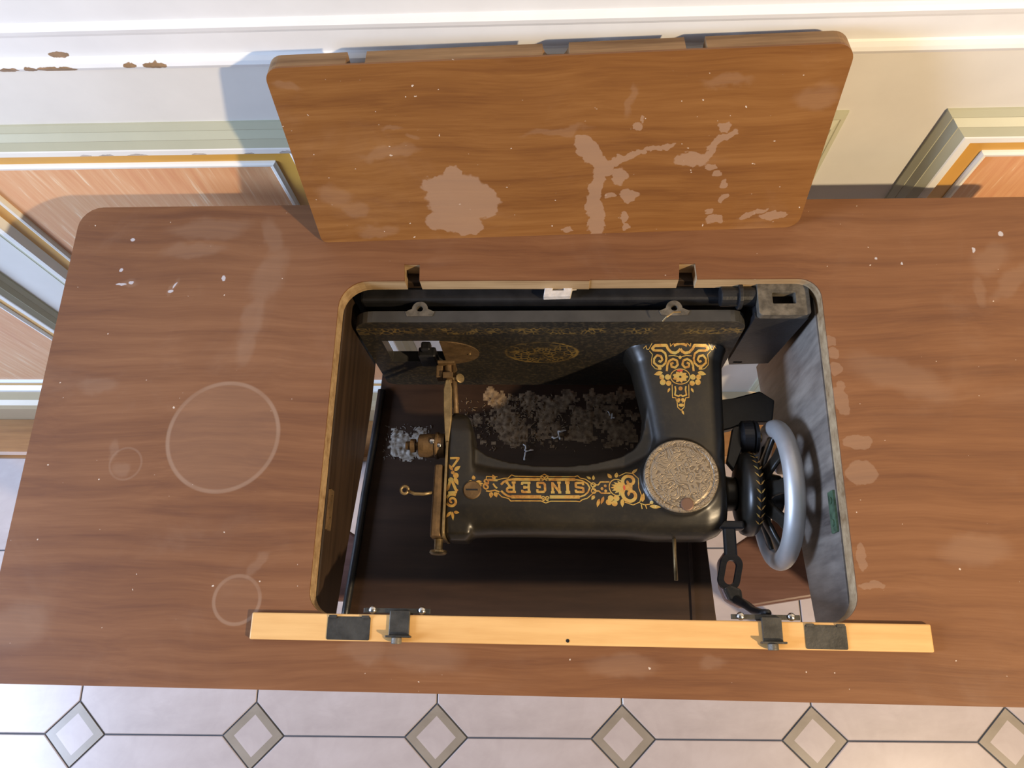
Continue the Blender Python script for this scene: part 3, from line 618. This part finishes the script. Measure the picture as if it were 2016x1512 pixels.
# arm: cartouche with the maker's name
k4 = 0.2142 / 2016; k4y = (0.1945 - 0.1069) / 825
armframe = ((-0.1157, 0.1945), (k4, 0.0000006), (0.0000055, -k4y))
D = Decal(*armframe)
D.rib([(545, 300), (600, 285), (640, 282), (672, 250), (700, 263), (925, 266), (966, 240), (1008, 266), (1235, 266), (1262, 256), (1285, 280), (1330, 290), (1372, 325), (1400, 345)], 9)
D.rib([(545, 420), (580, 455), (640, 470), (658, 492), (690, 490), (925, 490), (968, 508), (1010, 492), (1240, 492), (1266, 496), (1290, 478), (1335, 465), (1375, 432), (1400, 405)], 9)
for x0, x1, y, w in ((684, 928, 294, 27), (1000, 1240, 294, 27), (664, 930, 454, 30), (1005, 1268, 454, 30)): D.rib([(x0, y), (x1, y)], w)
D.rib([(684, 294), (640, 300), (600, 318), (575, 345)], 20); D.rib([(575, 400), (600, 425), (630, 445), (664, 454)], 18)
D.rib([(1240, 294), (1300, 305), (1345, 335), (1362, 372), (1345, 410), (1310, 440), (1268, 452)], 14)
for cy in (280, 466): D.spiral(945, cy, 4, 22, 0, 1.3, 10); D.spiral(985, cy, 4, 22, 180, -1.3, 10)
for y0, y1 in ((345, 318), (400, 420)): D.rib([(1385, 372), (1410, y0), (1440, y0), (1460, y1), (1540, y1)], 12)
D.ring(1395, 345, 20, 20, 10); D.ring(1395, 400, 20, 20, 10)
for x, y in ((1470, 380), (1500, 355), (1500, 400)): D.disc(x, y, 13)
D.ring(1600, 368, 66, 74, 9)
for i in range(7):
    a = math.radians(110 + i * 23); D.leaf((1650, 370), (1650 + 105 * math.cos(a), 370 + 70 * math.sin(a)), 30)
D.spiral(1715, 315, 12, 74, 200, -1.35, 22, 34); D.spiral(1715, 435, 12, 84, 160, 1.35, 22, 36)
D.rib([(1630, 262), (1690, 232), (1750, 240), (1795, 290), (1790, 372), (1808, 440), (1790, 500), (1730, 525), (1660, 500)], 8)
for a, b, w in (((1745, 240), (1800, 195), 26), ((1560, 285), (1530, 235), 34), ((1600, 280), (1615, 225), 34), ((1400, 300), (1405, 250), 26), ((1380, 290), (1340, 262), 24), ((1810, 500), (1830, 420), 34), ((1870, 535), (1968, 548), 32), ((1640, 470), (1635, 545), 34), ((1440, 470), (1415, 545), 30), ((1400, 440), (1370, 480), 30), ((1480, 450), (1450, 520), 26)): D.leaf(a, b, w)
for x, y in ((1520, 500), (1570, 510), (1540, 465), (1590, 465)): D.disc(x, y, 26)
D.rib([(1790, 510), (1830, 525), (1870, 520), (1890, 508)], 8); D.rib([(1800, 520), (1805, 560)], 9); D.rib([(1835, 525), (1845, 558)], 9); D.disc(1890, 506, 15)
for a, b, w in (((330, 325), (270, 328), 46), ((335, 300), (325, 258), 34), ((345, 345), (335, 390), 32), ((520, 300), (500, 248), 34), ((490, 410), (480, 465), 38), ((520, 410), (535, 460), 38)): D.leaf(a, b, w)
for x, y in ((385, 335), (372, 315), (372, 355)): D.leaf((x - 20, y), (x + 34, y), 22)
D.spiral(440, 315, 6, 30, 60, 1.2, 14); D.spiral(445, 362, 6, 34, 240, 1.2, 15)
D.rib([(460, 300), (545, 304)], 20); D.rib([(445, 290), (445, 268), (545, 270)], 8); D.rib([(440, 400), (470, 405), (520, 395), (560, 410)], 13); D.rib([(505, 335), (520, 360), (540, 378)], 16)
tag(D.build('gilt_cartouche', GOLD, body), 'gilt scrollwork cartouche')
Lt = Decal(*armframe, 0.0006)
LET = {'S': [[(.9, .70), (.9, .92), (.12, .92), (.12, .56), (.88, .46), (.88, .08), (.1, .08), (.1, .30)]], 'I': [[(.5, 0), (.5, 1)], [(.22, .05), (.78, .05)], [(.22, .95), (.78, .95)]],
       'N': [[(.18, 0), (.18, 1)], [(.16, .96), (.84, .04)], [(.82, 0), (.82, 1)], [(0, .05), (.36, .05)], [(0, .95), (.3, .95)], [(.64, .95), (1, .95)]],
       'G': [[(.9, .68), (.9, .92), (.25, .92), (.1, .78), (.1, .22), (.25, .08), (.86, .08), (.86, .46), (.52, .46)]],
       'E': [[(.2, 0), (.2, 1)], [(0, .93), (.9, .93), (.9, .72)], [(.2, .5), (.66, .5)], [(.66, .36), (.66, .64)], [(0, .07), (.9, .07), (.9, .28)]],
       'R': [[(.2, 0), (.2, 1)], [(0, .93), (.72, .93), (.88, .82), (.88, .64), (.72, .52), (.2, .52)], [(.52, .52), (.86, .04)], [(.74, .05), (1, .05)], [(0, .05), (.4, .05)]]}
for ch, cx, w in (('S', 1272, 84), ('I', 1167, 72), ('N', 1063, 92), ('G', 932, 86), ('E', 797, 84), ('R', 662, 90)):
    for st in LET[ch]:
        Lt.rib([(cx + (0.5 - a) * w, 320 + b * 98) for a, b in st], 21 if ch != 'I' else 26)
tag(Lt.build('gilt_lettering', GOLD, body), 'gilt capital letters of the maker along the arm')
Rd = Decal(*armframe, 0.0006); Rd.disc(1665, 372, 9, 22); Rd.build('red_accent', REDM, body)
# pillar: triangular pendant
k8 = 0.0885 / 1601; k8y = 0.0897 / 1512
pf = ((0.0726, 0.3097), (k8, 0), (-0.0000016, -k8y))
P = Decal(*pf); cxm = 885
def both(fn):
    for m in (1, -1): fn(lambda p, m=m: (cxm + m * (p[0] - cxm), p[1]), m)
def half(mp, m):
    R = lambda pts, w: P.rib([mp(p) for p in pts], w)
    R([(240, 245), (285, 210), (300, 262), (330, 270), (395, 165), (700, 162), (712, 232)], 13)
    R([(712, 232), (745, 200), (800, 162), (860, 137), (cxm, 135)], 13)
    R([(345, 290), (400, 350), (385, 440), (390, 520), (450, 590), (520, 610)], 12)
    R([(430, 290), (392, 255), (440, 215), (640, 215), (665, 265), (725, 322), (800, 335), (850, 310), (cxm, 270)], 44)
    R([(770, 220), (820, 200), (cxm, 190)], 40)
    R([(430, 290), (560, 295), (625, 340), (645, 420), (630, 500), (570, 555), (490, 545), (430, 490), (430, 420), (480, 365), (550, 385), (575, 440), (540, 480), (510, 455)], 36)
    R([(650, 640), (660, 540), (690, 470), (760, 430), (830, 460), (845, 530), (800, 580), (735, 565), (725, 510), (770, 495)], 38)
    R([(680, 380), (770, 372), (cxm, 400)], 12); R([(740, 870), (742, 1095), (800, 1100), (810, 1150), (860, 1180)], 15); R([(790, 900), (800, 960), (785, 1050), (850, 1075), (cxm, 1050)], 26)
    R([(815, 1130), (830, 1260), (870, 1300), (cxm, 1312)], 16)
    for x, y, r in ((565, 740, 44), (665, 742, 48), (580, 830, 50), (680, 848, 46), (850, 1135, 30)): P.disc(*mp((x, y)), r)
    P.leaf(mp((580, 660)), mp((430, 690)), 75); P.leaf(mp((560, 610)), mp((490, 560)), 55); P.leaf(mp((700, 930)), mp((660, 1010)), 40)
both(half)
P.ring(cxm, 735, 170, 130, 16)
for i in range(9):
    a = math.radians(i * 40); P.leaf((cxm + 20 * math.cos(a), 740 + 15 * math.sin(a)), (cxm + 145 * math.cos(a), 740 + 105 * math.sin(a)), 70)
P.leaf((cxm, 375), (cxm, 440), 60); P.disc(cxm + 10, 1225, 52, 26); P.leaf((cxm + 15, 1310), (cxm + 50, 1390), 36); P.disc(cxm, 940, 36)
tag(P.build('gilt_pendant', GOLD, body), 'gilt triangular pendant ornament')
P2 = Decal(*pf, 0.0007); P2.disc(880, 632, 52, 20); P2.build('red_accent', REDM, body)
# head: vertical spray with a volute
k5 = 0.1165 / 1296; k5y = 0.1368 / 1512
Hd = Decal(((-0.1676), 0.2205), (k5, 0), (0.0000066, -k5y))
Hd.rib([(695, 405), (790, 405), (720, 500)], 24); Hd.leaf((720, 540), (680, 470), 34); Hd.leaf((735, 540), (805, 490), 42); Hd.disc(720, 560, 20)
Hd.disc(650, 590, 27); Hd.disc(752, 592, 30); Hd.leaf((735, 610), (775, 695), 44); Hd.disc(697, 640, 28)
Hd.rib([(690, 650), (665, 730), (630, 760)], 30); Hd.rib([(710, 650), (745, 740), (765, 760)], 30); Hd.rib([(665, 775), (760, 770)], 24)
Hd.spiral(702, 862, 10, 74, 90, 1.6, 22, 30)
for a, b, w in (((690, 970), (630, 1030), 32), ((700, 970), (705, 1060), 30), ((715, 975), (775, 980), 32)): Hd.leaf(a, b, w)
tag(Hd.build('gilt_spray', GOLD, body), 'gilt leaf spray with a volute')
# --- engraved round cover
cov = MB().lathe((0.1156, 0.1666, T - 0.0835), Z, [(0, 0.0345), (0.0030, 0.0345), (0.0042, 0.0335), (0.0042, 0.0305), (0.0034, 0.0298), (0.0036, 0.0285), (0.0042, 0.0270), (0.0044, 0.0)], 56).build('round_cover', ENGR, mach, smooth=False)
MB().lathe((0.1195, 0.1395, T - 0.0800), Z, [(0, 0.0062), (0.0016, 0.0060), (0.0020, 0.0050), (0.0020, 0.0)], 20).build('cover_screw', plain('dull_copper_screw', (0.16, 0.09, 0.06), 0.5, 0.4), cov)
# --- head fittings
fp = MB().prism(rrect(0.1085, 0.2040, -0.141, -0.0905, 0.006, 4), -0.1075, -0.1050, lambda u, v, w: (w, u, T + v)).build('face_plate', BRASS, mach, bevel=0.0006)
MB().loft([ell((-0.1135, y, ZC), X, Z, hx, 0.0235, 5, 28) for y, hx in ((0.1100, 0.0060), (0.1115, 0.0064), (0.14, 0.0060), (0.177, 0.0052), (0.1785, 0.0045))]).build('face_cover', BRASSD, mach, bevel=0.0006)
MB().cyl((-0.1125, 0.1095, ZC + 0.006), (-0.1125, 0.0990, ZC + 0.006), 0.0042, n=18).lathe((-0.1125, 0.0990, ZC + 0.006), -Y, [(0, 0.0045), (0.0003, 0.0080), (0.0025, 0.0084), (0.0042, 0.0070), (0.0044, 0.0)], 24).build('pressure_screw', BRASS, mach, bevel=0.0003)
lever = [(-0.1190, 0.1515, ZC + 0.020), (-0.1270, 0.1500, ZC + 0.021), (-0.1360, 0.1500, ZC + 0.022), (-0.1420, 0.1525, ZC + 0.022)]
MB().tube(lever, [0.0016, 0.0016, 0.0017, 0.0016], 10).tube([(-0.1455 + 0.0036 * math.cos(a), 0.1535 + 0.0036 * math.sin(a), ZC + 0.022) for a in [2 * math.pi * i / 16 for i in range(17)]], 0.0015, 8).build('take_up_lever', BRASS, mach, smooth=True)
ten = MB().lathe((-0.1105, 0.2010, ZC + 0.008), -X, [(0, 0.012), (0.006, 0.0122), (0.0065, 0.0135), (0.009, 0.0135), (0.0095, 0.0118), (0.020, 0.0118), (0.0255, 0.0112), (0.0262, 0.0095), (0.0262, 0.0)], 32).build('tension_drum', BRASSD, mach, bevel=0.0004)
MB().lathe((-0.1367, 0.2010, ZC + 0.008), -X, [(0, 0.0035), (0.003, 0.0035), (0.0032, 0.0066), (0.008, 0.0070), (0.0085, 0.0045), (0.013, 0.004), (0.0135, 0.0)], 20).build('tension_nut', BRASSD, ten)
for yy, zz, rr in ((0.2025, 0.0195, 0.0023), (0.1985, 0.0198, 0.0018)):
    MB().lathe((-0.1220 + (0.2025 - yy) * 1.8, yy, ZC + zz), Z, [(-0.002, rr * 1.3), (0.001, rr * 1.3), (0.0014, rr), (0.0015, 0)], 14).build('tension_stud', STEEL, ten, smooth=True)
# presser bar and needle bar from head to bed
MB().cyl((-0.1000, 0.229, ZC + 0.014), (-0.1055, 0.285, ZC + 0.014), 0.0030, n=14).build('needle_bar', BRASSD, mach, smooth=True)
bar = MB().prism([(-0.1080, 0.196), (-0.1045, 0.196), (-0.1030, 0.225), (-0.1042, 0.256), (-0.1062, 0.2655), (-0.1110, 0.2655), (-0.1128, 0.256), (-0.1118, 0.235)], ZC + 0.0205, ZC + 0.0240).build('presser_lifter', BRASS, mach, bevel=0.0012)
MB().cyl((-0.1085, 0.2640, ZC + 0.014), (-0.1105, 0.2880, ZC + 0.014), 0.0042, n=16).box(-0.1145, -0.1045, 0.2680, 0.2740, ZC + 0.010, ZC + 0.022).build('presser_bar', BRASSD, mach, bevel=0.0005)
MB().cyl((-0.1050, 0.2690, ZC + 0.016), (-0.0985, 0.2690, ZC + 0.016), 0.0020, n=12).lathe((-0.0985, 0.2690, ZC + 0.016), (0.6, 0, 0.8), [(0, 0.002), (0.0005, 0.0047), (0.0022, 0.0050), (0.0027, 0.0042), (0.0028, 0.0)], 22).build('thumb_screw', BRASS, mach, bevel=0.0002)
MB().box(-0.1205, -0.1030, 0.2830, 0.2860, ZC - 0.002, ZC + 0.024).box(-0.1220, -0.1155, 0.2700, 0.2830, ZC + 0.004, ZC + 0.018).build('presser_foot', BRASSD, mach, bevel=0.0008)
MB().box(-0.1420, -0.1240, 0.2925, 0.3040, ZC - 0.014, ZC + 0.016).box(-0.1380, -0.1280, 0.2960, 0.3060, ZC + 0.016, ZC + 0.026).build('feed_block', IRON, mach, bevel=0.002)
MB().lathe((-0.0800, 0.1530, T - 0.0900), Z, [(-0.003, 0.0090), (0.0015, 0.0088), (0.0026, 0.0078), (0.0028, 0.0)], 28).build('arm_screw', BRASSD, mach)
MB().box(-0.0855, -0.0745, 0.1523, 0.1537, T - 0.0873, T - 0.0869).build('screw_slot', IRON, mach)
MB().cyl((0.1100, 0.1150, ZC + 0.010), (0.1095, 0.0735, ZC + 0.014), 0.0017, n=10).build('spool_pin', BRASS, mach, smooth=True)
# --- hand wheel
HW = (0.0, 0.157, ZC)
wheel = MB().lathe((0.2105, 0.157, ZC), X, [(0.0095 * math.cos(a) * 0.95, 0.0625 + 0.0092 * math.sin(a)) for a in [2 * math.pi * i / 20 for i in range(21)]], 72).build('handwheel_rim', CHROME, mach, smooth=True)
tag(wheel, 'pale worn metal rim of the handwheel')
hub = MB().lathe((0.0, 0.157, ZC), X, [(0.172, 0.016), (0.174, 0.030), (0.177, 0.0385), (0.182, 0.0405), (0.187, 0.0400), (0.190, 0.0370), (0.1915, 0.031), (0.195, 0.026), (0.206, 0.020), (0.214, 0.018), (0.216, 0.012), (0.216, 0.0)], 56).build('handwheel_hub', ENAMEL, mach, smooth=True)
NS = 9
for i in range(NS):
    a = 2 * math.pi * (i + 0.3) / NS; r_ = Vector((0, math.cos(a), math.sin(a))); t_ = Vector((0, -math.sin(a), math.cos(a)))
    c0 = Vector((0.197, 0.157, ZC)); rings = []
    for rr, dx, hw in ((0.020, 0.0, 0.0110), (0.030, 0.002, 0.0075), (0.042, 0.007, 0.0065), (0.052, 0.0105, 0.0085), (0.060, 0.0125, 0.0150)):
        rings.append(ell(c0 + r_ * rr + X * dx, t_, X, hw, 0.0026, 4, 12))
    MB().loft(rings).build('spoke', ENAMEL, wheel, smooth=True)
# gilt vine round the hub
vine = MB()
for i in range(16):
    a = math.radians(35 + i * 11); rr = 0.0402
    for sgn in (-1, 1):
        pts = []
        for (du, dv) in ((0, 0), (0.0022, 0.0016), (0.0042, 0.0052), (0.0012, 0.0030)):
            aa = a + dv / rr; pts.append((0.1865 + sgn * du, 0.157 - (rr - abs(du) * 0.25 * (sgn > 0)) * math.cos(aa), ZC + (rr - abs(du) * 0.25 * (sgn > 0)) * math.sin(aa)))
        pts = [Vector((p[0], 0.157 + (p[1] - 0.157) * 1.012, ZC + (p[2] - ZC) * 1.012)) for p in pts]
        vine.add(pts, [(0, 1, 2, 3)])
vine.build('gilt_vine', GOLD, hub)
# bobbin winder beside the wheel
bw = MB().lathe((0.178, 0.2120, ZC + 0.004), X, [(0, 0.0), (0, 0.012), (0.003, 0.0165), (0.012, 0.0170), (0.0135, 0.0150), (0.0145, 0.0170), (0.0175, 0.0160), (0.018, 0.0)], 36).build('bobbin_winder', IRON, mach, smooth=False)
MB().cyl((0.196, 0.2120, ZC + 0.004), (0.200, 0.2120, ZC + 0.004), 0.0045, n=16).build('winder_stud', BRASS, bw)
MB().prism([(0.164, 0.186), (0.170, 0.178), (0.186, 0.214), (0.182, 0.224), (0.172, 0.220)], ZC + 0.002, ZC + 0.010).build('winder_arm', IRON, bw, bevel=0.001)
MB().prism([(0.160, 0.256), (0.178, 0.258), (0.207, 0.266), (0.221, 0.256), (0.217, 0.233), (0.192, 0.233), (0.176, 0.226), (0.160, 0.222)], ZC - 0.024, ZC - 0.012).build('winder_bracket', IRON, bw, bevel=0.0015)
# clutch lever with slotted link, reaching to the right strap hinge
lv = mach
MB().box(0.1545, 0.1660, 0.0925, 0.1260, T - 0.104, T - 0.097).box(0.1500, 0.1740, 0.1200, 0.1280, T - 0.108, T - 0.096).build('lever_arm', IRON, lv, bevel=0.002)
sl = MB()
def slotfn(u, v, w):
    c, s = math.cos(math.radians(-14)), math.sin(math.radians(-14))
    return (0.1575 + u * c - v * s, 0.0810 + u * s + v * c, T - 0.096 + w)
sl.prism(rrect(-0.0098, 0.0098, -0.0165, 0.0165, 0.0095, 8), -0.003, 0.003, slotfn, holes=[rrect(-0.0046, 0.0046, -0.0115, 0.0105, 0.0045, 6)])
sl.build('slotted_link', IRON, lv, bevel=0.0012)
MB().prism([(0.1490, 0.0660), (0.1560, 0.0690), (0.1650, 0.0650), (0.1655, 0.0560), (0.1590, 0.0520), (0.1530, 0.0560)], T - 0.0935, T - 0.0865).build('lever_joint', HINGEM, lv, bevel=0.002)
MB().tube([(0.1600, 0.0560, T - 0.088), (0.1640, 0.0500, T - 0.068), (0.1630, 0.0440, T - 0.040), (0.1640, 0.0410, T - 0.018), (0.1650, 0.0400, T - 0.002)], [0.0042, 0.0038, 0.0034, 0.0030, 0.0028], 12).build('curved_rod', IRON, lv, smooth=True)

# ================================================================ DUST on the tray
random.seed(11)
def lint(n, xr, yr, size, dens):
    m = MB()
    for i in range(n):
        x = random.uniform(*xr); y = random.uniform(*yr)
        if random.random() > dens(x, y): continue
        r = size * random.uniform(0.4, 1.4); z = T - 0.225 + r * 0.25
        pts = [(x, y, z)]; a = random.uniform(0, 6.28)
        for k in range(random.randint(2, 4)):
            a += random.uniform(-1.1, 1.1); l = r * random.uniform(0.8, 2.0)
            x += l * math.cos(a); y += l * math.sin(a); z = T - 0.225 + random.uniform(0.1, 0.9) * r
            pts.append((x, y, z))
        m.tube(pts, [r * random.uniform(0.2, 0.55) for _ in pts], 5)
    return m
def dust_sheet(x0, x1, y0, y1, nx, ny, amp, seed):
    from mathutils import noise
    m = MB(); v = []; f = []
    for j in range(ny + 1):
        for i in range(nx + 1):
            u, w = i / nx, j / ny; x = x0 + (x1 - x0) * u; y = y0 + (y1 - y0) * w
            e = min(1, 4 * u, 4 * (1 - u), 4 * w, 4 * (1 - w)); e = max(0.0, min(1.0, e + 0.55 * noise.noise((x * 55, y * 55, seed))))
            h = noise.fractal((x * 200, y * 200, seed), 0.7, 2.1, 4) * 0.8 + noise.noise((x * 45, y * 45, seed + 3)) * 0.7 + 0.42
            v.append((x, y, T - 0.2252 + amp * (h * 0.55 * e - 0.9 * (1 - e))))
    for j in range(ny):
        for i in range(nx):
            a = j * (nx + 1) + i; fc = (a, a + 1, a + nx + 2, a + nx + 1)
            if max(v[q_][2] for q_ in fc) > T - 0.2249: f.append(fc)
    v = [(p_[0], p_[1], max(p_[2], T - 0.22495)) for p_ in v]
    used = sorted({q_ for fc in f for q_ in fc}); ix = {q_: n_ for n_, q_ in enumerate(used)}
    return m.add([v[q_] for q_ in used], [tuple(ix[q_] for q_ in fc) for fc in f])
dsn = lambda x, y: 0.25 + 0.75 * max(0, 1 - abs(x + 0.05) / 0.12)
dl = dust_sheet(-0.140, 0.150, 0.216, 0.318, 160, 58, 0.0024, 5.0); dl2 = lint(1100, (-0.13, 0.13), (0.228, 0.292), 0.0008, dsn); dl.add(dl2.v, dl2.f)
d1_ = dl.build('dust', DUST, None, smooth=True)
tag(d1_, 'brown dust and fluff lying on the tray under the arm', 'dust', kind='stuff')
dl = dust_sheet(-0.203, -0.138, 0.205, 0.262, 50, 42, 0.0034, 9.0); dl2 = lint(130, (-0.198, -0.142), (0.212, 0.258), 0.0007, lambda x, y: 0.8); dl.add(dl2.v, dl2.f)
d2_ = dl.build('lint_fluff', FLUFF, None, smooth=True)
tag(d2_, 'pale fluff on the tray at the far left below the tension drum', 'lint', kind='stuff')
for (x, y, sz, lab) in ((0.000, 0.246, 0.0032, 'white lint tuft in the middle of the dusty tray'), (-0.035, 0.227, 0.0030, 'white lint tuft just above the gilt cartouche'), (0.062, 0.270, 0.0020, 'thin white lint strand on the tray near the pillar')):
    m = MB()
    for j in range(3):
        a = random.uniform(0, 6.28); pts = [(x + random.uniform(-1, 1) * sz, y + random.uniform(-1, 1) * sz, T - 0.2225 + sz * 0.4)]
        for k in range(3):
            a += random.uniform(-0.9, 0.9); pts.append((pts[-1][0] + sz * math.cos(a), pts[-1][1] + sz * math.sin(a), T - 0.225 + sz * random.uniform(0.4, 1.0)))
        m.tube(pts, [sz * 0.4 * random.uniform(0.6, 1.1) for _ in pts], 6)
    tag(m.build('lint_tuft', DUSTW, None, smooth=True), lab, 'lint', 'lint tufts on the tray')
